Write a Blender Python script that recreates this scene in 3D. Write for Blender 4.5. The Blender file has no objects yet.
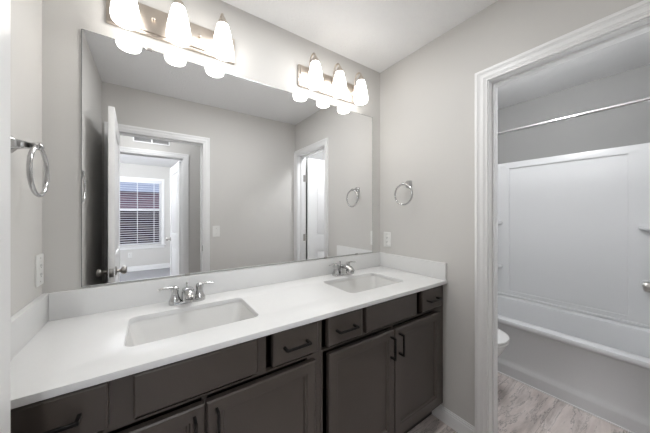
import bpy, bmesh, math, random
from mathutils import Vector, Matrix
PI = math.pi
S = bpy.context.scene
COL = S.collection
random.seed(4)

# ------------------------------------------------------------------ camera, world, lights, exposure
cd = bpy.data.cameras.new('camera'); cam = bpy.data.objects.new('camera', cd); COL.objects.link(cam)
cam.location = (-1.554, -1.449, 1.335)
cam.rotation_euler = (PI / 2, 0, -math.radians(90 - 55.304))
cd.sensor_width = 36; cd.lens = 36 * 252 / 650; cd.shift_y = -2.5 / 650; cd.clip_start = 0.01
S.camera = cam
S.view_settings.view_transform = 'Standard'; S.view_settings.look = 'None'
S.view_settings.gamma = 1; S.view_settings.use_curve_mapping = False
S.view_settings.exposure = 1.37
W = bpy.data.worlds.new('World'); S.world = W; W.use_nodes = True
W.node_tree.nodes['Background'].inputs[0].default_value = (0.75, 0.83, 1, 1)
W.node_tree.nodes['Background'].inputs[1].default_value = .6

H_CEIL = 2.497
def lamp(name, kind, loc, energy, col=(1, 1, 1), size=.2, rot=(0, 0, 0)):
    l = bpy.data.lights.new(name, kind); l.energy = energy; l.color = col
    if kind == 'AREA': l.shape = 'SQUARE'; l.size = size
    else: l.shadow_soft_size = size
    o = bpy.data.objects.new(name, l); COL.objects.link(o); o.location = loc; o.rotation_euler = rot
    return o
lamp('hall_fill_light', 'POINT', (-1.62, -1.90, 2.39), 3.4, (.97, .985, 1), .1)  # added fill for the hall, no fixture there
lamp('bath_fill_light', 'POINT', (.44, -.82, 2.40), 11, (.97, .985, 1), .1)  # added fill to brighten the tub room, kept out of view
vc = lamp('vanity_fill_light', 'AREA', (-.95, -.64, H_CEIL - .012), 3.6, (.98, .99, 1), .6)  # added fill strip over the vanity, hidden from camera and mirror
vc.data.shape = 'RECTANGLE'; vc.data.size_y = .09
lamp('bedroom_fill_light', 'POINT', (-1.62, -3.75, 2.43), 25, (.93, .96, 1), .05)  # added fill, reaches the vanity wall through both doorways
lamp('bedroom_side_fill_light', 'POINT', (-3.1, -4.4, 1.75), 15, (.93, .96, 1), .15)  # added fill to lift the bedroom ceiling, no lamp stands here
SHADE_GLOW = 2.25
BULB_W = 1.0

# ------------------------------------------------------------------ materials
def mat(name, col, rough=.5, metal=0, bump=0, bscale=50, vary=0, vscale=6, coat=0, spec=.5):
    m = bpy.data.materials.new(name); m.use_nodes = True
    nt = m.node_tree; b = nt.nodes['Principled BSDF']
    b.inputs['Base Color'].default_value = (*col, 1); b.inputs['Roughness'].default_value = rough
    b.inputs['Metallic'].default_value = metal; b.inputs['Coat Weight'].default_value = coat
    b.inputs['Specular IOR Level'].default_value = spec
    tc = nt.nodes.new('ShaderNodeTexCoord')
    if bump:
        n = nt.nodes.new('ShaderNodeTexNoise'); n.inputs['Scale'].default_value = bscale; n.inputs['Detail'].default_value = 4
        bp = nt.nodes.new('ShaderNodeBump'); bp.inputs['Strength'].default_value = bump; bp.inputs['Distance'].default_value = .01
        nt.links.new(tc.outputs['Object'], n.inputs['Vector']); nt.links.new(n.outputs['Fac'], bp.inputs['Height'])
        nt.links.new(bp.outputs['Normal'], b.inputs['Normal'])
    if vary:
        n = nt.nodes.new('ShaderNodeTexNoise'); n.inputs['Scale'].default_value = vscale; n.inputs['Detail'].default_value = 5
        r = nt.nodes.new('ShaderNodeMix'); r.data_type = 'RGBA'
        r.inputs['A'].default_value = (*[c * (1 - vary) for c in col], 1); r.inputs['B'].default_value = (*[min(1, c * (1 + vary)) for c in col], 1)
        nt.links.new(tc.outputs['Object'], n.inputs['Vector']); nt.links.new(n.outputs['Fac'], r.inputs['Factor'])
        nt.links.new(r.outputs['Result'], b.inputs['Base Color'])
    return m

def floor_mat():
    m = bpy.data.materials.new('stone_look_plank'); m.use_nodes = True; nt = m.node_tree; L = nt.links
    b = nt.nodes['Principled BSDF']; b.inputs['Roughness'].default_value = .42
    tc = nt.nodes.new('ShaderNodeTexCoord')
    br = nt.nodes.new('ShaderNodeTexBrick'); br.inputs['Scale'].default_value = 1
    br.inputs['Brick Width'].default_value = .92; br.inputs['Row Height'].default_value = .305
    br.inputs['Mortar Size'].default_value = .0012; br.inputs['Mortar Smooth'].default_value = .2
    br.inputs['Color1'].default_value = (0, 0, 0, 1); br.inputs['Color2'].default_value = (1, 1, 1, 1)
    br.inputs['Mortar'].default_value = (.5, .5, .5, 1)
    L.new(tc.outputs['Object'], br.inputs['Vector'])
    mp = nt.nodes.new('ShaderNodeMapping'); mp.inputs['Scale'].default_value = (.9, 6.2, 1); mp.inputs['Rotation'].default_value = (0, 0, .2)
    L.new(tc.outputs['Object'], mp.inputs['Vector'])
    ad = nt.nodes.new('ShaderNodeVectorMath'); ad.operation = 'MULTIPLY_ADD'
    ad.inputs[1].default_value = (3.7, 2.1, 0)
    L.new(br.outputs['Color'], ad.inputs[0]); L.new(mp.outputs['Vector'], ad.inputs[2])
    n = nt.nodes.new('ShaderNodeTexNoise'); n.inputs['Scale'].default_value = 1.6; n.inputs['Detail'].default_value = 8
    n.inputs['Roughness'].default_value = .62; n.inputs['Distortion'].default_value = .6
    L.new(ad.outputs[0], n.inputs['Vector'])
    cr = nt.nodes.new('ShaderNodeValToRGB'); e = cr.color_ramp.elements
    e[0].position = .27; e[0].color = (.34, .295, .28, 1); e[1].position = .72; e[1].color = (.80, .735, .705, 1)
    q = e.new(.46); q.color = (.60, .535, .51, 1); q = e.new(.58); q.color = (.72, .655, .63, 1)
    L.new(n.outputs['Fac'], cr.inputs['Fac'])
    mp2 = nt.nodes.new('ShaderNodeMapping'); mp2.inputs['Scale'].default_value = (1.1, 7.5, 1); mp2.inputs['Rotation'].default_value = (0, 0, .28); mp2.inputs['Location'].default_value = (3.3, 1.7, 0)
    L.new(tc.outputs['Object'], mp2.inputs['Vector'])
    n2 = nt.nodes.new('ShaderNodeTexNoise'); n2.inputs['Scale'].default_value = 1.9; n2.inputs['Detail'].default_value = 7; n2.inputs['Roughness'].default_value = .7; n2.inputs['Distortion'].default_value = .4
    L.new(mp2.outputs['Vector'], n2.inputs['Vector'])
    vr = nt.nodes.new('ShaderNodeValToRGB'); v = vr.color_ramp.elements
    v[0].position = .30; v[0].color = (.60, .57, .56, 1); v[1].position = .60; v[1].color = (1.06, 1.05, 1.04, 1)
    for p_, c_ in ((.40, .93), (.455, 1.0), (.475, .46), (.495, 1.04)): q = v.new(p_); q.color = (c_, c_, c_, 1)
    L.new(n2.outputs['Fac'], vr.inputs['Fac'])
    mv = nt.nodes.new('ShaderNodeMix'); mv.data_type = 'RGBA'; mv.blend_type = 'MULTIPLY'; mv.inputs['Factor'].default_value = 1
    L.new(cr.outputs['Color'], mv.inputs['A']); L.new(vr.outputs['Color'], mv.inputs['B'])
    mx = nt.nodes.new('ShaderNodeMix'); mx.data_type = 'RGBA'; mx.blend_type = 'MULTIPLY'
    mx.inputs['B'].default_value = (.6, .58, .56, 1)
    L.new(br.outputs['Fac'], mx.inputs['Factor']); L.new(mv.outputs['Result'], mx.inputs['A'])
    L.new(mx.outputs['Result'], b.inputs['Base Color'])
    return m

def emit(name, col, s, base=(.9, .88, .84), stripes=False):
    m = mat(name, base, .35); b = m.node_tree.nodes['Principled BSDF']
    b.inputs['Emission Color'].default_value = (*col, 1); b.inputs['Emission Strength'].default_value = s
    return m

def brick_mat():
    m = bpy.data.materials.new('red_brick'); m.use_nodes = True; nt = m.node_tree
    b = nt.nodes['Principled BSDF']; b.inputs['Roughness'].default_value = .9
    tc = nt.nodes.new('ShaderNodeTexCoord'); mp = nt.nodes.new('ShaderNodeMapping'); mp.inputs['Rotation'].default_value = (PI / 2, 0, 0)
    br = nt.nodes.new('ShaderNodeTexBrick'); br.inputs['Scale'].default_value = 4
    br.inputs['Color1'].default_value = (.30, .14, .15, 1); br.inputs['Color2'].default_value = (.23, .11, .125, 1); br.inputs['Mortar'].default_value = (.26, .22, .23, 1)
    nt.links.new(tc.outputs['Object'], mp.inputs['Vector']); nt.links.new(mp.outputs['Vector'], br.inputs['Vector'])
    nt.links.new(br.outputs['Color'], b.inputs['Base Color'])
    return m

WALL = mat('warm_grey_paint', (.645, .632, .61), .75, bump=.05, bscale=180)
BATHWALL = mat('dimmed_wall_paint', (.29, .289, .285), .75, bump=.05, bscale=180)  # same wall paint, darkened to stand for the tub room's weaker light
CEIL = mat('textured_white_ceiling', (.88, .88, .88), .9, bump=.55, bscale=85)
BCEIL = mat('textured_dimmed_ceiling', (.72, .72, .72), .9, bump=.4, bscale=85)  # white ceiling with the tub room's dimness put into its colour
TRIM = mat('white_trim_paint', (.88, .88, .88), .35)
FLOOR = floor_mat()
CARPET = mat('grey_carpet', (.34, .34, .36), .95, bump=.6, bscale=300, vary=.15, vscale=40)
MIRROR = mat('silvered_glass', (.95, .955, .96), .0, 1)
MIRROR_EDGE = mat('ground_glass_edge', (.35, .38, .37), .2, .6)
QUARTZ = mat('white_quartz', (.77, .77, .765), .3, vary=.015, vscale=60)
CERAMIC = mat('white_ceramic', (.76, .755, .74), .12, coat=.3)
ESP = mat('espresso_wood', (.062, .050, .0425), .32, vary=.10, vscale=9, bump=.02, bscale=60)
ESPIN = mat('espresso_interior', (.02, .016, .014), .6)
BLACK = mat('black_bronze_metal', (.012, .011, .011), .38, .6)
CHROME = mat('polished_chrome', (.56, .56, .56), .08, 1)
NICKEL = mat('brushed_nickel', (.56, .50, .44), .32, 1)
NICKELD = mat('satin_nickel', (.45, .43, .41), .3, 1)
SHADE = emit('frosted_white_glass', (1, .975, .945), SHADE_GLOW)
PLASTIC = mat('white_plastic', (.82, .82, .80), .35)
SLOT = mat('dark_slot', (.05, .05, .05), .6)
ACRYLIC = mat('white_acrylic', (.72, .725, .735), .3, coat=.1)
PORC = mat('white_porcelain', (.80, .80, .79), .1, coat=.4)
CAULK = mat('white_caulk', (.85, .85, .85), .5)
BLIND = mat('white_blind_slat', (.80, .81, .84), .5)
BRICK = brick_mat()
ROOF = mat('grey_shingle', (.42, .42, .45), .9, vary=.2, vscale=10)
GRASS = mat('ground_grass', (.2, .24, .17), .95, vary=.3, vscale=3)

# ------------------------------------------------------------------ mesh helpers (all geometry is given in world coordinates)
def box(x0, x1, y0, y1, z0, z1, bev=0, seg=2, bm=None):
    b = bmesh.new()
    bmesh.ops.create_cube(b, size=1, matrix=Matrix.Translation(((x0 + x1) / 2, (y0 + y1) / 2, (z0 + z1) / 2)) @ Matrix.Diagonal((x1 - x0, y1 - y0, z1 - z0, 1)))
    if bev: bmesh.ops.bevel(b, geom=b.edges[:], offset=bev, segments=seg, affect='EDGES', profile=.6)
    return merge(bm, b) if bm is not None else b

def merge(dst, src, mtx=None):
    if mtx is not None: bmesh.ops.transform(src, matrix=mtx, verts=src.verts[:])
    me = bpy.data.meshes.new('tmp'); src.to_mesh(me); src.free(); dst.from_mesh(me); bpy.data.meshes.remove(me)
    return dst

AX = {'z': lambda u, v, w: (u, v, w), 'y': lambda u, v, w: (u, w, v), 'x': lambda u, v, w: (w, u, v)}
def plate(outline, holes, axis, a, b_, bm=None, bev=0):
    b = bmesh.new(); f = AX[axis]; edges = []
    for loop in [outline] + list(holes):
        vs = [b.verts.new(f(u, v, a)) for u, v in loop]
        edges += [b.edges.new((vs[i], vs[(i + 1) % len(vs)])) for i in range(len(vs))]
    r = bmesh.ops.triangle_fill(b, use_beauty=True, use_dissolve=False, edges=edges)
    r = bmesh.ops.extrude_face_region(b, geom=b.faces[:])
    d = Vector(f(0, 0, b_ - a))
    bmesh.ops.translate(b, vec=d, verts=[g for g in r['geom'] if isinstance(g, bmesh.types.BMVert)])
    bmesh.ops.recalc_face_normals(b, faces=b.faces[:])
    if bev:
        es = [e for e in b.edges if len(e.link_faces) == 2 and e.calc_face_angle(0) > 1.2]
        bmesh.ops.bevel(b, geom=es, offset=bev, segments=2, affect='EDGES', profile=.6)
    return merge(bm, b) if bm is not None else b

def rect(u0, u1, v0, v1): return [(u0, v0), (u1, v0), (u1, v1), (u0, v1)]

def rr(cx, cy, hx, hy, r, n=6):
    pts = []
    for (sx, sy, a0) in ((1, 1, 0), (-1, 1, PI / 2), (-1, -1, PI), (1, -1, 1.5 * PI)):
        for k in range(n + 1):
            a = a0 + k / n * PI / 2
            pts.append((cx + sx * (hx - r) + r * math.cos(a), cy + sy * (hy - r) + r * math.sin(a)))
    return pts

def loft(rings, cap0=False, cap1=False, bm=None, closed=True):
    b = bmesh.new(); R = [[b.verts.new(p) for p in ring] for ring in rings]; n = len(R[0])
    for i in range(len(R) - 1):
        for j in range(n if closed else n - 1):
            k = (j + 1) % n
            b.faces.new((R[i][j], R[i][k], R[i + 1][k], R[i + 1][j]))
    if cap0: b.faces.new(R[0][::-1])
    if cap1: b.faces.new(R[-1])
    bmesh.ops.recalc_face_normals(b, faces=b.faces[:])
    return merge(bm, b) if bm is not None else b

def lathe(prof, c, axis=(0, 0, 1), n=28, bm=None, cap=True):
    """prof: (radius, height along axis)"""
    ax = Vector(axis).normalized(); q = Vector((0, 0, 1)).rotation_difference(ax)
    rings = [[tuple(Vector(c) + q @ Vector((r * math.cos(t * 2 * PI / n), r * math.sin(t * 2 * PI / n), h))) for t in range(n)] for r, h in prof]
    return loft(rings, cap, cap, bm)

def smooth_path(pts, sub=6):
    P = [Vector(p) for p in pts]; out = []
    for i in range(len(P) - 1):
        p0, p1, p2, p3 = P[max(i - 1, 0)], P[i], P[i + 1], P[min(i + 2, len(P) - 1)]
        for k in range(sub):
            t = k / sub
            out.append(.5 * ((2 * p1) + (p2 - p0) * t + (2 * p0 - 5 * p1 + 4 * p2 - p3) * t * t + (3 * p1 - p0 - 3 * p2 + p3) * t ** 3))
    out.append(P[-1]); return out

def tube(pts, rad, n=12, bm=None, smooth=True, flat=1.0):
    P = smooth_path(pts) if smooth else [Vector(p) for p in pts]
    m = len(P)
    if not isinstance(rad, (list, tuple)): rad = [rad] * 2
    rings = []; up = None
    for i, p in enumerate(P):
        t = (P[min(i + 1, m - 1)] - P[max(i - 1, 0)]).normalized()
        if up is None:
            up = Vector((0, 0, 1)) if abs(t.z) < .9 else Vector((0, 1, 0))
        s = t.cross(up).normalized(); up = s.cross(t).normalized()
        f = i / (m - 1) * (len(rad) - 1); a = int(min(f, len(rad) - 2)); r = rad[a] + (rad[a + 1] - rad[a]) * (f - a)
        rings.append([tuple(p + s * (r * math.cos(k * 2 * PI / n)) + up * (r * flat * math.sin(k * 2 * PI / n))) for k in range(n)])
    return loft(rings, True, True, bm)

def torus(c, R, r, axis=(1, 0, 0), n=48, m=10, bm=None):
    q = Vector((0, 0, 1)).rotation_difference(Vector(axis))
    rings = []
    for i in range(n + 1):
        a = i * 2 * PI / n
        rings.append([tuple(Vector(c) + q @ Vector(((R + r * math.cos(k * 2 * PI / m)) * math.cos(a), (R + r * math.cos(k * 2 * PI / m)) * math.sin(a), r * math.sin(k * 2 * PI / m)))) for k in range(m)])
    b = loft(rings); bmesh.ops.remove_doubles(b, verts=b.verts[:], dist=1e-5)
    return merge(bm, b) if bm is not None else b

def wloc(o):
    v = Vector((0, 0, 0))
    while o: v += o.location; o = o.parent
    return v

def obj(name, bm, m, parent=None, label=None, origin=None):
    if parent is not None: off = wloc(parent)
    elif origin is not None: off = Vector(origin)
    else:
        xs = [v.co for v in bm.verts]
        off = Vector(((min(v.x for v in xs) + max(v.x for v in xs)) / 2, (min(v.y for v in xs) + max(v.y for v in xs)) / 2, min(v.z for v in xs)))
    bmesh.ops.translate(bm, vec=-off, verts=bm.verts[:])
    me = bpy.data.meshes.new(name); bm.to_mesh(me); bm.free()
    me.polygons.foreach_set('use_smooth', [True] * len(me.polygons)); me.set_sharp_from_angle(angle=math.radians(38))
    me.materials.append(m)
    o = bpy.data.objects.new(name, me); COL.objects.link(o)
    if parent is not None: o.parent = parent
    else: o.location = off
    if label: o['label'] = label
    return o

def tag(o, label, cat, group=None):
    o['label'] = label; o['category'] = cat
    if group: o['group'] = group
    return o
def thing(name, label, cat, loc, group=None):
    o = bpy.data.objects.new(name, None); COL.objects.link(o); o.location = loc; o.empty_display_size = .05
    return tag(o, label, cat, group)
def struct(name, bm, m, parent=None, label=None, origin=None):
    o = obj(name, bm, m, parent, None, origin)
    if parent is None: o['kind'] = 'structure'
    if label: o['label'] = label
    return o
def dup(root, dx, label, group=None):
    def cp(o, par):
        c = o.copy(); COL.objects.link(c)
        if par: c.parent = par
        for ch in list(o.children): cp(ch, c)
        return c
    r = cp(root, None); r.location = root.location + Vector(dx); r['label'] = label
    return r

# ------------------------------------------------------------------ setting
H = 2.497; XL = -1.905; YB = -1.49
DX0, DX1, DH = -1.82, -1.10, 2.078           # entry doorway (back wall)
BY0, BY1 = -1.425, -.812                     # bath doorway (right wall)
HY = -2.45                                   # far hall wall, its doorway
IX0, IX1 = -1.95, -1.195
WY = -5.92                                   # bedroom window wall
WX0, WX1, WZ0, WZ1 = -2.28, -1.335, .60, 2.13
f = struct('floor', box(-3.0, 1.72, -2.505, .1, -.05, 0), FLOOR, origin=(0, 0, 0)); f['label'] = 'stone-look vinyl plank floor'
struct('floor_bedroom', box(-3.8, -.9, -6.02, -2.505, -.05, .004), CARPET, label='grey carpet floor of the room beyond the hall')
struct('ceiling', box(XL - .1, .0575, YB - .0575, .1, H, H + .05), CEIL, label='white textured ceiling over the vanity')
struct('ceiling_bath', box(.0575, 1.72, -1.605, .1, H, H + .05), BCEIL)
struct('ceiling_hall', box(-3.0, .4, -2.505, YB - .0575, H, H + .05), CEIL)
struct('ceiling_bedroom', box(-3.8, -.9, -6.02, -2.505, H, H + .05), CEIL)
struct('wall_front', box(XL - .1, .0575, 0, .1, 0, H), WALL, label='grey wall behind the mirror')
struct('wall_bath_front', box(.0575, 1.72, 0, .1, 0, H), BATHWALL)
struct('wall_left', box(XL - .1, XL, YB, 0, 0, H), WALL)
def door_wall(a0, a1, o0, o1, oh): return [(a0, 0), (o0, 0), (o0, oh), (o1, oh), (o1, 0), (a1, 0), (a1, H), (a0, H)]
struct('wall_right', plate(door_wall(YB, 0, BY0 - .018, BY1 + .018, DH + .018), [], 'x', 0, .115), WALL, label='grey wall with the doorway to the tub')
struct('wall_back', plate(door_wall(XL - .1, .115, DX0 - .018, DX1 + .018, DH + .018), [], 'y', YB - .115, YB), WALL)
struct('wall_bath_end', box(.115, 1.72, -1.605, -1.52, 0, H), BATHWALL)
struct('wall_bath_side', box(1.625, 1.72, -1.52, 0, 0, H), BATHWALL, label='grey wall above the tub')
struct('wall_hall', plate(door_wall(-3.0, .4, IX0 - .018, IX1 + .018, DH + .018), [], 'y', HY - .11, HY), WALL)
struct('wall_hall_left', box(-3.1, -3.0, HY, YB - .115, 0, H), WALL)
struct('wall_hall_back', box(-3.0, XL - .1, YB - .115, YB - .015, 0, H), WALL)
struct('wall_hall_right', box(.3, .4, HY, YB - .115, 0, H), WALL)
struct('wall_bedroom_right', box(-1.0, -.9, WY, HY - .11, 0, H), WALL)
struct('wall_bedroom_left', box(-3.8, -3.7, WY, HY - .11, 0, H), WALL)
struct('wall_bedroom_window', plate(rect(-3.8, -.9, 0, H), [rect(WX0, WX1, WZ0, WZ1)], 'y', WY - .1, WY), WALL)

def U(o0, o1, oh, d0, d1):      # U-shaped band round an opening, from d0 to d1 outside it
    return [(o0 - d1, 0), (o0 - d0, 0), (o0 - d0, oh + d0), (o1 + d0, oh + d0), (o1 + d0, 0), (o1 + d1, 0), (o1 + d1, oh + d1), (o0 - d1, oh + d1)]
def casing(name, axis, face, sgn, o0, o1, oh=DH, w=.066):
    bm = bmesh.new()
    for d0, d1, t in ((.004, .016, .009), (.016, .022, .012), (.022, .044, .0145), (.044, .050, .017), (.050, w, .020)):
        plate(U(o0, o1, oh, d0, d1), [], axis, *sorted((face, face + sgn * t)), bm=bm, bev=.0012)
    return struct(name, bm, TRIM, label='white moulded door casing')
def jamb(name, axis, a, b, o0, o1, oh=DH, stop=None):
    bm = plate(U(o0, o1, oh, 0, .018), [], axis, a, b)
    if stop: plate(U(o0 + .011, o1 - .011, oh - .011, 0, .011), [], axis, stop[0], stop[1], bm=bm, bev=.001)
    return struct(name, bm, TRIM, label='white door jamb lining')
casing('trim_1', 'y', YB, 1, DX0, DX1); jb = jamb('trim_2', 'y', YB - .115, YB, DX0, DX1, stop=(YB - .075, YB - .04)); casing('trim_3', 'y', YB - .115, -1, DX0, DX1)
obj('strike_plate', box(DX1 - .003, DX1 + .001, YB - .034, YB - .006, .94, 1.0, .001), NICKELD, jb)
casing('trim_4', 'x', 0, -1, BY0, BY1); jamb('trim_5', 'x', 0, .115, BY0, BY1, stop=(.042, .076)); casing('trim_6', 'x', .115, 1, BY0, BY1)
casing('trim_7', 'y', HY, 1, IX0, IX1); jamb('trim_8', 'y', HY - .11, HY, IX0, IX1, stop=(HY - .072, HY - .038)); casing('trim_9', 'y', HY - .11, -1, IX0, IX1)

def baseboard(name, pts, h=.095, t=.013):   # pts: wall-foot segment and its inward normal
    (x0, y0), (x1, y1), (nx, ny) = pts
    bm = bmesh.new()
    for z0, z1, tt in ((0, h - .022, t), (h - .022, h - .010, t * .78), (h - .010, h, t * .5)):
        xa, xb = sorted((x0, x1 + nx * tt)) if nx else sorted((x0, x1)); ya, yb = sorted((y0, y1 + ny * tt)) if ny else sorted((y0, y1))
        box(xa, xb, ya, yb, z0, z1, .0015, 1, bm)
    return struct(name, bm, TRIM, label='white painted baseboard')
baseboard('baseboard_right', ((0, -.745), (0, -.472), (-1, 0)))
baseboard('baseboard_left', ((XL, YB), (XL, -.56), (1, 0)))
baseboard('baseboard_back', ((-1.034, YB), (-.001, YB), (0, 1)))
baseboard('baseboard_hall', ((IX1 + .068, HY), (.3, HY), (0, 1)))
baseboard('baseboard_hall_left', ((-3.0, HY), (IX0 - .068, HY), (0, 1)))
baseboard('baseboard_bedroom', ((-3.7, WY), (-1.0, WY), (0, 1)), h=.12)
baseboard('baseboard_bath', ((.115, 0), (.855, 0), (0, -1)))

# --- doors: slab with two recessed panels per face, built closed and then swung on the hinge
def leaf(name, hx, hy, along, width, t0, t1, angle, h=2.03, knob=True, label=None):
    """along: 'x+','x-','y+' direction from hinge; t0..t1 thickness range on the other axis"""
    ax = along[0]; s = 1 if along[1] == '+' else -1; g = .004
    u0 = (hx if ax == 'x' else hy)
    a, b = sorted((u0 + s * g, u0 + s * (width - g)))
    z0, z1 = .012, h + .03
    axis = 'y' if ax == 'x' else 'x'
    st = .105; holes = [rect(a + st, b - st, .26, .86), rect(a + st, b - st, 1.04, z1 - .125)]
    bm = plate(rect(a, b, z0, z1), holes, axis, t0, t1, bev=.0025)
    for hl in holes:
        (p0, q0), (p1, q1) = hl[0], hl[2]
        plate(rect(p0 - .002, p1 + .002, q0 - .002, q1 + .002), [], axis, t0 + .010, t1 - .010, bm=bm)
        e = .035
        for w0, w1 in ((t0 + .003, t0 + .012), (t1 - .012, t1 - .003)):
            plate(rect(p0 + e, p1 - e, q0 + e, q1 - e), [], axis, w0, w1, bm=bm, bev=.006)
    o = struct(name, bm, TRIM, label=label, origin=(hx, hy, 0))
    ku = u0 + s * (width - .07); kz = .938
    def P(u, w, z): return (u, w, z) if ax == 'x' else (w, u, z)
    if knob:
        for w, d in ((t0, -1), (t1, 1)):
            n = P(0, d, 0)
            obj('knob', lathe([(.0, 0), (.031, 0), (.032, .004), (.028, .008), (.012, .011), (.011, .026), (.016, .031), (.026, .038), (.029, .048), (.026, .058), (.015, .064), (0, .065)], P(ku, w, kz), n, 24, cap=False), NICKELD, o)
        ue = u0 + s * (width - g)
        m = (t0 + t1) / 2
        q = [P(ue - s * .001, m - .012, kz - .028), P(ue + s * .0015, m + .012, kz + .028)]
        obj('latch_plate', box(*sorted((q[0][0], q[1][0])), *sorted((q[0][1], q[1][1])), kz - .028, kz + .028, .0008), NICKELD, o)
    return o, P, u0, s
def hinges(o, P, u0, w, s, d):
    for z in (.28, 1.03, 1.80):
        bm = lathe([(.0065, -.045), (.0065, .045)], P(u0, w + d * .005, z), (0, 0, 1), 12)
        q = [P(u0 + s * .004, w - .001, z), P(u0 + s * .034, w + .0018, z)]
        box(*sorted((q[0][0], q[1][0])), *sorted((q[0][1], q[1][1])), z - .044, z + .044, .0005, 1, bm)
        obj('hinge', bm, NICKELD, o)
d1, P, u, s = leaf('door_1', DX0, YB + .002, 'x+', .716, YB - .035, YB + .0, 0, label='white two-panel entry door standing open along the left wall')
hinges(d1, P, u, YB, s, 1); d1.rotation_euler = (0, 0, math.radians(87.6))
d2, P, u, s = leaf('door_2', .117, BY0, 'y+', .61, .08, .115, 0, label='white two-panel door swung open into the tub room, seen in the mirror')
hinges(d2, P, u, .115, s, 1); d2.location.x += .016; d2.rotation_euler = (0, 0, math.radians(-88))
d3, P, u, s = leaf('door_3', IX1, HY - .112, 'x-', .75, HY - .11, HY - .075, 0, label='white two-panel door opening into the far room, seen in the mirror')
hinges(d3, P, u, HY - .11, s, -1); d3.rotation_euler = (0, 0, math.radians(85))
# dark hinge leaves on the jambs of the mirrored doorways
for z in (.28, 1.03, 1.80):
    obj('hinge_leaf', box(.082, .113, BY0 - .001, BY0 + .002, z - .044, z + .044, .0005, 1), NICKELD, bpy.data.objects['trim_5'])
    obj('hinge_leaf', box(IX1 - .002, IX1 + .001, HY - .108, HY - .077, z - .044, z + .044, .0005, 1), NICKELD, bpy.data.objects['trim_8'])

# --- bedroom window with blind, house outside
bm = plate(rect(WX0, WX1, WZ0, WZ1), [rect(WX0 + .045, WX1 - .045, WZ0 + .045, 1.405), rect(WX0 + .045, WX1 - .045, 1.455, WZ1 - .045)], 'y', WY - .085, WY - .045, bev=.003)
win = struct('window_1', bm, TRIM, label='white sash window of the far room, seen in the mirror')
gl = mat('window_glass', (.85, .9, 1), .02)
b_ = gl.node_tree.nodes['Principled BSDF']; b_.inputs['Transmission Weight'].default_value = 1; b_.inputs['IOR'].default_value = 1.01
obj('pane', plate(rect(WX0 + .04, WX1 - .04, 1.45, WZ1 - .04), [], 'y', WY - .068, WY - .064), gl, win)
obj('pane', plate(rect(WX0 + .04, WX1 - .04, WZ0 + .04, 1.41), [], 'y', WY - .068, WY - .064), gl, win)
scr = bpy.data.materials.new('insect_screen'); scr.use_nodes = True; nt = scr.node_tree
tr = nt.nodes.new('ShaderNodeBsdfTransparent'); mx = nt.nodes.new('ShaderNodeMixShader'); mx.inputs[0].default_value = .5
nt.nodes['Principled BSDF'].inputs['Base Color'].default_value = (.05, .05, .06, 1); nt.nodes['Principled BSDF'].inputs['Roughness'].default_value = .9
nt.links.new(tr.outputs[0], mx.inputs[1]); nt.links.new(nt.nodes['Principled BSDF'].outputs[0], mx.inputs[2]); nt.links.new(mx.outputs[0], nt.nodes['Material Output'].inputs['Surface'])
obj('insect_screen', plate(rect(WX0 + .03, WX1 - .03, WZ0 + .03, 1.43), [], 'y', WY - .083, WY - .081), scr, win, 'dark mesh insect screen over the lower sash')
bm = box(WX0 - .09, WX1 + .09, WY - .045, WY + .045, WZ0 - .022, WZ0, .004); box(WX0 - .06, WX1 + .06, WY, WY + .016, WZ0 - .085, WZ0 - .022, .002, 1, bm)
obj('sill', bm, TRIM, win)
bm = plate([(WX0 - .06, WZ0), (WX0, WZ0), (WX0, WZ1), (WX1, WZ1), (WX1, WZ0), (WX1 + .06, WZ0), (WX1 + .06, WZ1 + .06), (WX0 - .06, WZ1 + .06)], [], 'y', WY, WY + .015, bev=.002)
obj('window_casing', bm, TRIM, win)
bl = thing('window_blind', 'white horizontal slat blind hanging in the far room window, seen in the mirror', 'blind', ((WX0 + WX1) / 2, WY - .02, WZ0 + .02))
bm = bmesh.new(); z = WZ1 - .09
while z > WZ0 + .05:
    b = box(WX0 + .008, WX1 - .008, -.022, .022, -.0012, .0012)
    merge(bm, b, Matrix.Translation((0, WY - .018, z)) @ Matrix.Rotation(math.radians(-12), 4, 'X')); z -= .052
obj('slats', bm, BLIND, bl)
obj('head_rail', box(WX0 + .004, WX1 - .004, WY - .044, WY - .002, WZ1 - .06, WZ1 - .002, .003), BLIND, bl)
obj('bottom_rail', box(WX0 + .008, WX1 - .008, WY - .04, WY + .002, WZ0 + .022, WZ0 + .04, .003), BLIND, bl)
for x in (WX0 + .15, (WX0 + WX1) / 2, WX1 - .15):
    obj('ladder_cord', box(x - .006, x + .006, WY + .003, WY + .005, WZ0 + .04, WZ1 - .06), BLIND, bl)
struct('ground_outside', box(-14, 10, -24, -6.03, -.6, -.5), GRASS)
hs = thing('neighbour_house', 'red brick house outside the far room window, seen through the blind in the mirror', 'building', (-2.5, -14, -.5))
obj('wall', box(-9, 4, -17, -13, -.5, 2.35), BRICK, hs)
obj('roof', loft([[(-9.4, -12.8, 2.35), (4.4, -12.8, 2.35), (4.4, -17.2, 2.35), (-9.4, -17.2, 2.35)], [(-8, -14.9, 2.95), (3, -14.9, 2.95), (3, -15.1, 2.95), (-8, -15.1, 2.95)]], True, True), ROOF, hs)

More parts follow.
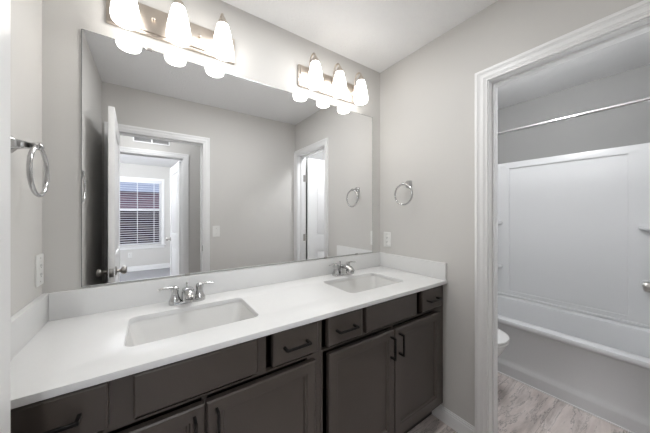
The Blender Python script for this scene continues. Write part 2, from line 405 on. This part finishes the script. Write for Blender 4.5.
# ------------------------------------------------------------------ vanity
CT = .914; CB = .893; CF = -.577
S1 = (-1.402, -.298); S2 = (-.457, -.292)
SHX, SHY, SR = .222, .143, .03
ct = thing('countertop', 'long white quartz vanity countertop with two sink cutouts', 'countertop', (-.95, -.29, CB))
obj('slab', plate(rect(XL + .001, -.001, CF, -.001), [rr(*S1, SHX, SHY, SR, 5)[::-1], rr(*S2, SHX, SHY, SR, 5)[::-1]], 'z', CB, CT, bev=.002), QUARTZ, ct)
tag(obj('backsplash', box(XL + .022, -.022, -.021, -.001, CT, 1.022, .0015), QUARTZ), 'long white quartz backsplash standing on the counter under the mirror', 'backsplash')
tag(obj('side_splash', box(-.021, -.001, -.572, -.001, CT, 1.022, .0015), QUARTZ), 'short white quartz side splash against the doorway wall at the right end of the counter', 'side splash', 'counter side splashes')
tag(obj('side_splash', box(XL + .001, XL + .021, -.572, -.001, CT, 1.022, .0015), QUARTZ), 'short white quartz side splash against the left wall, below the towel ring', 'side splash', 'counter side splashes')

def make_sink(c, label):
    cx, cy = c
    t = thing('sink', label, 'sink', (cx, cy, CB - .16), 'undermount sinks')
    z = CB - .0005
    ring = lambda dx, dy, r, zz: [(x, y, zz) for x, y in rr(cx, cy, SHX + dx, SHY + dy, r, 8)]
    dep = .145
    rings = [ring(.022, .022, .04, z), ring(.003, .003, .033, z), ring(.001, .001, .034, z - .006), ring(-.010, -.010, .036, z - .05), ring(-.028, -.024, .04, z - dep + .03),
             ring(-.036, -.032, .045, z - dep + .012), ring(-.055, -.05, .05, z - dep), ring(-.12, -.09, .05, z - dep - .004), ring(-.19, -.115, .027, z - dep - .007)]
    out = [ring(-.19, -.115, .027, z - dep - .018), ring(-.05, -.045, .05, z - dep - .012), ring(-.015, -.012, .045, z - dep + .02), ring(.008, .008, .036, z - .02), ring(.022, .022, .04, z - .012), ring(.022, .022, .04, z)]
    b = loft(rings + out); bmesh.ops.remove_doubles(b, verts=b.verts[:], dist=1e-5)
    obj('basin', b, CERAMIC, t)
    zd = z - dep - .007
    obj('drain', lathe([(.0, -.010), (.031, -.010), (.031, .0015), (.027, .003), (.022, .001), (.020, .004), (.012, .007), (0, .0075)], (cx, cy, zd), n=24, cap=False), CHROME, t)
    return t
make_sink(S1, 'white rectangular undermount sink at the left end of the counter')
make_sink(S2, 'white rectangular undermount sink at the right end of the counter, near the doorway wall')

def make_faucet(x, y):
    z = CT
    t = thing('faucet', 'chrome two-handle faucet behind the left sink', 'faucet', (x, y, z), 'chrome sink faucets')
    obj('base', plate(rr(x, y, .078, .027, .026, 8), [], 'z', z, z + .011, bev=.004), CHROME, t)
    bm = loft([[(px, py, zz) for px, py in rr(x, yy, hx, hy, min(hx, hy) * .7, 6)] for zz, yy, hx, hy in
               ((z + .010, y, .027, .026), (z + .022, y, .0255, .025), (z + .052, y - .004, .025, .024), (z + .066, y - .008, .023, .020), (z + .072, y - .010, .015, .014))], True, True)
    tube([(x, y + .004, z + .050), (x, y - .03, z + .062), (x, y - .075, z + .062), (x, y - .112, z + .046)], [.022, .024, .022, .017], 16, bm, flat=.66)
    lathe([(.010, 0), (.0105, .012), (.009, .013)], (x, y - .112, z + .030), (0, 0, 1), 16, bm)
    obj('spout', bm, CHROME, t)
    bm = tube([(x, y + .021, z + .02), (x, y + .021, z + .082)], .0028, 8, smooth=False)
    lathe([(0, 0), (.004, .001), (.0058, .006), (.004, .011), (0, .0125)], (x, y + .021, z + .080), n=12, bm=bm, cap=False)
    obj('lift_rod', bm, CHROME, t)
    for sd in (-1, 1):
        hx = x + sd * .052
        h = obj('handle', lathe([(.0, .009), (.0255, .009), (.026, .015), (.023, .022), (.0175, .034), (.0145, .052), (.016, .063), (.0175, .071), (.014, .080), (.007, .084), (0, .085)], (hx, y, z), n=24, cap=False), CHROME, t)
        obj('lever', tube([(hx, y, z + .075), (hx + sd * .022, y - .004, z + .081), (hx + sd * .044, y - .008, z + .080), (hx + sd * .064, y - .010, z + .078)], [.0105, .0095, .0085, .006], 12, flat=.55), CHROME, h)
    return t
fa = make_faucet(-1.408, -.080)
dup(fa, (-.461 + 1.408, 0.002, 0), 'chrome two-handle faucet behind the right sink')

FY = -.545           # face-frame plane
def front_bm(x0, x1, z0, z1, rail=None, t=.020):
    b = bmesh.new()
    bmesh.ops.create_cube(b, size=1, matrix=Matrix.Translation(((x0 + x1) / 2, FY - t / 2, (z0 + z1) / 2)) @ Matrix.Diagonal((x1 - x0, t, z1 - z0, 1)))
    face = [f for f in b.faces if f.normal.y < -.9]
    bmesh.ops.inset_region(b, faces=face, thickness=.007, depth=0.0)
    bmesh.ops.translate(b, vec=(0, -.004, 0), verts=list(face[0].verts))
    if rail:
        bmesh.ops.inset_region(b, faces=face, thickness=rail, depth=0)
        bmesh.ops.inset_region(b, faces=face, thickness=.005, depth=-.005)
        bmesh.ops.inset_region(b, faces=face, thickness=.007, depth=-.001)
        bmesh.ops.inset_region(b, faces=face, thickness=.006, depth=-.007)
    bmesh.ops.recalc_face_normals(b, faces=b.faces[:])
    return b
def pull_bm(x, z, L, vertical):
    y0 = FY - .0215; d = .038; w = .0042; e = L / 2 - w
    bm = bmesh.new()
    if vertical:
        box(x - w, x + w, y0 - d, y0 - d + 2 * w, z - L / 2, z + L / 2, .0008, 1, bm)
        for q in (-e, e): box(x - w, x + w, y0 - d + 2 * w, y0, z + q - w, z + q + w, 0, 1, bm)
    else:
        box(x - L / 2, x + L / 2, y0 - d, y0 - d + 2 * w, z - w, z + w, .0008, 1, bm)
        for q in (-e, e): box(x + q - w, x + q + w, y0 - d + 2 * w, y0, z - w, z + w, 0, 1, bm)
    return bm
def vanity(x0, x1, dl, ff, dr, doors, label):
    t = thing('vanity_cabinet', label, 'cabinet', ((x0 + x1) / 2, -.28, 0), 'espresso vanity cabinets')
    zb = .118; top = CB - .001
    side = [(FY + .02, zb), (-.455, zb), (-.455, 0), (-.004, 0), (-.004, top), (FY + .02, top)]
    bm = plate(side, [], 'x', x0, x0 + .016); plate(side, [], 'x', x1 - .016, x1, bm=bm)
    box(x0 + .016, x1 - .016, FY + .02, -.02, zb, zb + .016, bm=bm); box(x0 + .016, x1 - .016, -.02, -.004, .0, top, bm=bm)
    obj('carcass', bm, ESPIN, t)
    holes = [rect(a + sh, b - .012, .745, .888) for (a, b), sh in ((dl, -.020), (ff, .004), (dr, -.020))]  # openings run past the fronts, dark gaps shaped to imitate shadow
    holes += [rect(doors[0][0] - .020, doors[0][1] - .004, .185, .738), rect(doors[1][0] + .004, doors[1][1] - .03, .185, .738)]
    obj('face_frame', plate(rect(x0, x1, zb, top), holes, 'y', FY, FY + .0195), ESP, t)
    obj('toe_kick', box(x0, x1, -.47, -.4555, .0, zb - .001), ESPIN, t)
    for a, b in (dl, dr):
        d = obj('drawer', front_bm(a, b, .762, .885, None), ESP, t)
        obj('pull', pull_bm((a + b) / 2 - .006, .824, .108, False), BLACK, d)
    obj('false_front', front_bm(ff[0], ff[1], .762, .885), ESP, t)
    for i, (a, b) in enumerate(doors):
        d = obj('door', front_bm(a, b, .165, .728, .052), ESP, t)
        obj('pull', pull_bm(b - .03 if i == 0 else a + .03, .645, .113, True), BLACK, d)
    return t
vanity(-.951, -.004, (-.926, -.728), (-.702, -.312), (-.256, -.058), ((-.921, -.499), (-.493, -.070)), 'espresso vanity cabinet under the right sink, its end against the doorway wall')
vanity(-1.901, -.953, (-1.845, -1.647), (-1.594, -1.236), (-1.178, -.978), ((-1.833, -1.411), (-1.406, -.988)), 'espresso vanity cabinet under the left sink, its end against the left wall')

# ------------------------------------------------------------------ mirror
MX0, MX1, MZ0, MZ1 = -1.79, -.092, 1.030, 2.107
mr = obj('mirror', box(MX0, MX1, -.0065, -.0015, MZ0, MZ1, .0008, 1), MIRROR)
tag(mr, 'large frameless mirror on the wall above the double vanity', 'mirror')
for x, z in ((-1.56, MZ1), (-.4, MZ1), (-1.40, MZ0), (-.55, MZ0), (-.26, MZ0)):
    obj('clip', box(x - .012, x + .012, -.0095, -.0005, z - .006, z + .006, .001), NICKELD, mr)
obj('mirror_edge', plate(rect(MX0 - .0015, MX1 + .0015, MZ0 - .0015, MZ1 + .0015), [rect(MX0 - .0001, MX1 + .0001, MZ0 - .0001, MZ1 + .0001)], 'y', -.0062, -.0015), MIRROR_EDGE, mr)

# ------------------------------------------------------------------ vanity lights
def make_light(x0, x1, xs):
    z0, z1 = 2.168, 2.303; xc = (x0 + x1) / 2
    t = thing('vanity_light', 'brushed nickel three-shade light bar above the left sink', 'wall light', (xc, 0, z0), 'lit vanity light bars')
    bm = box(x0, x1, -.018, -.001, z0, z1, .003)
    box(x0 + .012, x1 - .012, -.024, -.017, z0 + .012, z1 - .012, .004, 2, bm)
    obj('back_plate', bm, NICKEL, t)
    for x in ((xs[0] + xs[1]) / 2, (xs[1] + xs[2]) / 2):
        obj('finial', lathe([(0, 0), (.005, 0), (.006, .004), (.0085, .009), (.0075, .015), (0, .018)], (x, -.023, (z0 + z1) / 2 + .005), (0, -1, 0), 16, cap=False), NICKEL, t)
    yA = -.105
    for x in xs:
        zt = 2.302
        bm = tube([(x, -.022, 2.235), (x, -.034, 2.27), (x, -.040, 2.315), (x, -.055, 2.350), (x, -.080, 2.360), (x, -.099, 2.347), (x, yA, 2.325)], .0062, 10)
        lathe([(0, 0), (.018, 0), (.019, .004), (.012, .008), (0, .009)], (x, -.022, 2.235), (0, -1, 0), 18, bm, cap=False)
        a = obj('arm', bm, NICKEL, t)
        obj('socket_cap', lathe([(.0275, -.018), (.0265, -.004), (.019, .012), (.011, .024), (.007, .032), (0, .033)], (x, yA, zt), n=24, cap=False), NICKEL, a)
        prof = [(pr, ph * .9) for pr, ph in [(.0255, .0), (.031, -.022), (.037, -.050), (.0435, -.085), (.0485, -.120), (.0505, -.145), (.0500, -.160), (.0470, -.173), (.043, -.178),
                (.041, -.175), (.0455, -.160), (.0465, -.145), (.044, -.12), (.039, -.085), (.033, -.05), (.027, -.022), (.0225, -.004)]]
        sh = lathe(prof, (x, yA, zt - .006), n=32, cap=False)
        so = obj('shade', sh, SHADE, t)
        obj('bulb', lathe([(0, -.118), (.012, -.115), (.021, -.10), (.024, -.085), (.020, -.066), (.013, -.045), (.012, -.01)], (x, yA, zt), n=20, cap=False), SHADE, so)
    return t
vl = make_light(-1.712, -1.170, (-1.640, -1.446, -1.252))
dup(vl, (.943, 0, 0), 'brushed nickel three-shade light bar above the right sink, nearest the doorway wall')

# ------------------------------------------------------------------ towel rings
def make_ring(x, y, z, sgn, label):
    t = thing('towel_ring', label, 'towel ring', (x, y, z), 'chrome towel rings')
    R = .074; L = .066
    bm = bmesh.new()
    rings = [[(x + sgn * d, py, pz) for py, pz in rr(y, z, h, h, h * .45, 6)] for d, h in ((.0005, .026), (.007, .026), (.011, .022), (.020, .014), (.045, .0095), (L, .0085))]
    loft(rings, True, True, bm)
    lathe([(0, -.011), (.008, -.010), (.0115, -.004), (.0115, .004), (.008, .010), (0, .011)], (x + sgn * L, y, z - .001), (0, 1, 0), 16, bm, cap=False)
    obj('post', bm, CHROME, t)
    obj('ring', torus((x + sgn * L, y, z - R - .004), R, .0060, (1, 0, 0)), CHROME, t)
make_ring(XL, -.300, 1.545, 1, 'chrome towel ring on the left wall above the outlet')
make_ring(0, -.285, 1.553, -1, 'chrome towel ring on the right wall beside the mirror')

# ------------------------------------------------------------------ wall plates
def wall_plate(name, label, cat, c, nrm, kind):
    t = thing(name, label, cat, (c[0], c[1], c[2] - .058))
    n = Vector(nrm); a = 'x' if abs(n.x) > .5 else 'y'
    u, w = (c[1], c[0]) if a == 'x' else (c[0], c[1]); sg = n.x + n.y
    def pl(hu, hv, d0, d1, du=0, dv=0, r=.004, bev=.0015, bm=None):
        return plate(rr(u + du, c[2] + dv, hu, hv, r, 3), [], a, *sorted((w + sg * d0, w + sg * d1)), bev=bev, bm=bm)
    obj('cover_plate', pl(.036, .059, .0005, .006), PLASTIC, t)
    if kind == 'outlet':
        obj('receptacle', pl(.0165, .0335, .0062, .0075, r=.003, bev=.0005), PLASTIC, t)
        bm = bmesh.new()
        for dv in (-.017, .017):
            for du in (-.006, .006): pl(.0011, .0042, .0074, .0078, du, dv, .0008, 0, bm)
            pl(.0022, .0022, .0074, .0078, 0, dv - .008, .002, 0, bm)
        obj('slots', bm, SLOT, t)
        obj('test_button', pl(.007, .0035, .0073, .0085, 0, 0, .001, .0004), PLASTIC, t)
    else:
        obj('toggle', pl(.0045, .011, .0062, .013, 0, .002, .002, .001), PLASTIC, t)
    for dv in (-.045, .045) if kind == 'outlet' else (-.03, .03): obj('screw', pl(.0028, .0028, .006, .0066, 0, dv, .0027, 0), NICKELD, t)
wall_plate('wall_outlet', 'white outlet on the left wall above the side splash', 'outlet', (XL, -.040, 1.122), (1, 0, 0), 'outlet')
wall_plate('wall_outlet', 'white outlet on the right wall above the side splash, beside the mirror', 'outlet', (0, -.080, 1.132), (-1, 0, 0), 'outlet')
wall_plate('light_switch', 'white toggle light switch on the back wall by the entry door, seen in the mirror', 'light switch', (-.967, YB, 1.148), (0, 1, 0), 'switch')
wall_plate('wall_outlet', 'small white outlet below the far room window, seen in the mirror', 'outlet', (-1.945, WY, .385), (0, 1, 0), 'outlet')

# vent over the inner doorway
vt = thing('air_vent', 'white return-air vent over the inner doorway, seen in the mirror', 'vent', (-1.54, HY, 2.22))
obj('frame', plate(rect(-1.735, -1.345, 2.225, 2.300), [rect(-1.72, -1.548, 2.240, 2.285), rect(-1.532, -1.36, 2.240, 2.285)], 'y', HY + .0005, HY + .012, bev=.002), TRIM, vt)
bm = bmesh.new()
for i in range(5):
    for a, b in ((-1.722, -1.546), (-1.534, -1.358)):
        merge(bm, box(a, b, -.006, .006, -.001, .001), Matrix.Translation((0, HY + .006, 2.244 + i * .0095)) @ Matrix.Rotation(.7, 4, 'X'))
obj('louvers', bm, mat('grey_louver', (.42, .42, .42), .5), vt)

# ------------------------------------------------------------------ tub room
TX0, TX1, TY0, TY1, TZ = .860, 1.622, -1.517, -.003, .456
def trect(x0, z, r=.012, i=0):
    return [(x, y, z) for x, y in rr((x0 + TX1 - i) / 2, (TY0 + TY1) / 2, (TX1 - i - x0) / 2, (TY1 - TY0) / 2 - i, r, 8)]
tcx, tcy = 1.235, (TY0 + TY1) / 2
def basin(hx, hy, r, z, dx=0): return [(x, y, z) for x, y in rr(tcx + dx, tcy, hx, hy, r, 8)]
tub = thing('bathtub', 'white alcove bathtub beyond the doorway', 'bathtub', (tcx, tcy, 0))
b = loft([trect(TX0 + .002, .001), trect(TX0 + .002, .075), trect(TX0 + .004, .088), trect(TX0 + .013, .106), trect(TX0 + .018, .13), trect(TX0 + .018, .405), trect(TX0 + .015, .412), trect(TX0 + .003, .420), trect(TX0, .426), trect(TX0, .444), trect(TX0 + .005, TZ - .003), trect(TX0 + .014, TZ, .012, .003),
          basin(.292, .680, .12, TZ), basin(.280, .668, .12, TZ - .006), basin(.272, .655, .12, TZ - .03), basin(.255, .61, .13, .25), basin(.235, .56, .14, .13), basin(.20, .52, .14, .095), basin(.1, .40, .08, .085)], False, True)
obj('tub_shell', b, ACRYLIC, tub)
obj('drain', lathe([(0, 0), (.032, 0), (.033, .003), (.02, .005), (0, .005)], (tcx, TY0 + .42, .0855), n=20, cap=False), CHROME, tub)
obj('caulk_line', box(TX0 - .007, TX0 + .003, TY0 + .002, TY1 - .002, .0005, .009, .002, 1), CAULK, tub)

sr = thing('tub_surround', 'white panelled wall surround above the bathtub', 'tub surround', (TX1, tcy, TZ))
xs = 1.600; stp = 1.882
bm = plate(rect(TY0 + .002, TY1 - .002, TZ + .002, stp), [rect(-1.172, -.357, .520, 1.818)], 'x', xs - .015, xs, bev=.005)
box(xs, TX1 + .001, TY0 + .002, TY1 - .002, TZ + .002, stp, bm=bm)
box(xs - .030, xs - .008, TY0 + .002, TY1 - .002, TZ + .002, TZ + .026, .006, 2, bm)
obj('back_panel', bm, ACRYLIC, sr)
for y0, y1 in ((TY1 - .020, TY1), (TY0, TY0 + .020)):
    obj('end_panel', box(TX0 + .03, xs - .012, y0, y1, TZ + .002, stp, .003), ACRYLIC, sr)
def corner_shelf(yc, sg, z, ly=.275, lx=.12):
    xb = xs - .012
    prof = [(xb, yc)] + [(xb - lx * math.sin(a), yc + sg * ly * math.cos(a)) for a in [k * PI / 2 / 14 for k in range(15)]]
    rings = []
    for zz, k in ((z - .055, .72), (z - .034, .95), (z - .026, 1.0), (z - .004, 1.0), (z, .985)):
        rings.append([(xb + (x - xb) * k, yc + (y - yc) * k, zz) for x, y in prof])
    return loft(rings, True, True)
for z in (1.255, .785):
    obj('shelf', corner_shelf(TY1 - .02, -1, z), ACRYLIC, sr)
obj('shelf', corner_shelf(TY0 + .02, 1, 1.245), ACRYLIC, sr)
gb = thing('grab_bar', 'short chrome grab bar on a white oval boss at the right of the tub wall', 'grab bar', (xs - .016, -1.33, .78))
obj('boss', plate(rr(-1.335, .785, .105, .042, .040, 8), [], 'x', xs - .032, xs - .0165, bev=.006), ACRYLIC, gb)
obj('bar', tube([(xs - .033, -1.258, .785), (xs - .066, -1.264, .785), (xs - .071, -1.30, .785), (xs - .071, -1.37, .785), (xs - .066, -1.402, .785), (xs - .033, -1.408, .785)], .0155, 14), CHROME, gb)

cr = thing('shower_curtain_rod', 'straight chrome shower curtain rod across the tub alcove', 'curtain rod', (.92, tcy, 2.03))
obj('rod', tube([(.92, TY0, 2.03), (.92, TY1, 2.03)], .0125, 16, smooth=False), CHROME, cr)
for y, n in ((0, (0, -1, 0)), (-1.52, (0, 1, 0))):
    obj('flange', lathe([(0, .0005), (.032, .0005), (.032, .006), (.02, .012), (.0155, .022), (.0, .022)], (.92, y, 2.03), n, 24, cap=False), CHROME, cr)

def oval(cx, y0, y1, hw, z, n=32, p=2.3):
    pts = []; cy, hy = (y0 + y1) / 2, (y1 - y0) / 2
    for k in range(n):
        a = k * 2 * PI / n; c, s_ = math.cos(a), math.sin(a)
        pts.append((cx + hw * math.copysign(abs(c) ** (2 / p), c), cy + hy * math.copysign(abs(s_) ** (2 / p), s_), z))
    return pts
X = .505
to = thing('toilet', 'white toilet beside the tub, partly hidden by the door jamb', 'toilet', (X, -.4, 0))
obj('bowl', loft([oval(X, -.60, -.12, .105, 0), oval(X, -.60, -.12, .108, .02), oval(X, -.585, -.13, .098, .08), oval(X, -.60, -.13, .105, .17), oval(X, -.65, -.14, .14, .27), oval(X, -.695, -.16, .172, .35), oval(X, -.712, -.17, .180, .39), oval(X, -.715, -.17, .181, .405)], True, True), PORC, to)
obj('seat', loft([oval(X, -.722, -.20, .186, .407), oval(X, -.725, -.20, .189, .414), oval(X, -.722, -.20, .187, .424)], True, True), PORC, to)
obj('lid', loft([oval(X, -.722, -.19, .186, .427), oval(X, -.726, -.19, .189, .434), oval(X, -.724, -.19, .187, .443), oval(X, -.70, -.21, .165, .449)], True, True), PORC, to)
tk = obj('tank', loft([[(x, y, z) for x, y in rr(X, -.105, hx, .088, .03, 6)] for z, hx in ((.40, .19), (.42, .20), (.74, .215), (.75, .215))], True, True), PORC, to)
obj('tank_lid', plate(rr(X, -.107, .225, .097, .03, 6), [], 'z', .751, .785, bev=.008), PORC, to)
obj('flush_lever', tube([(X - .15, -.193, .69), (X - .15, -.215, .69), (X - .09, -.218, .683)], .007, 10), CHROME, tk)
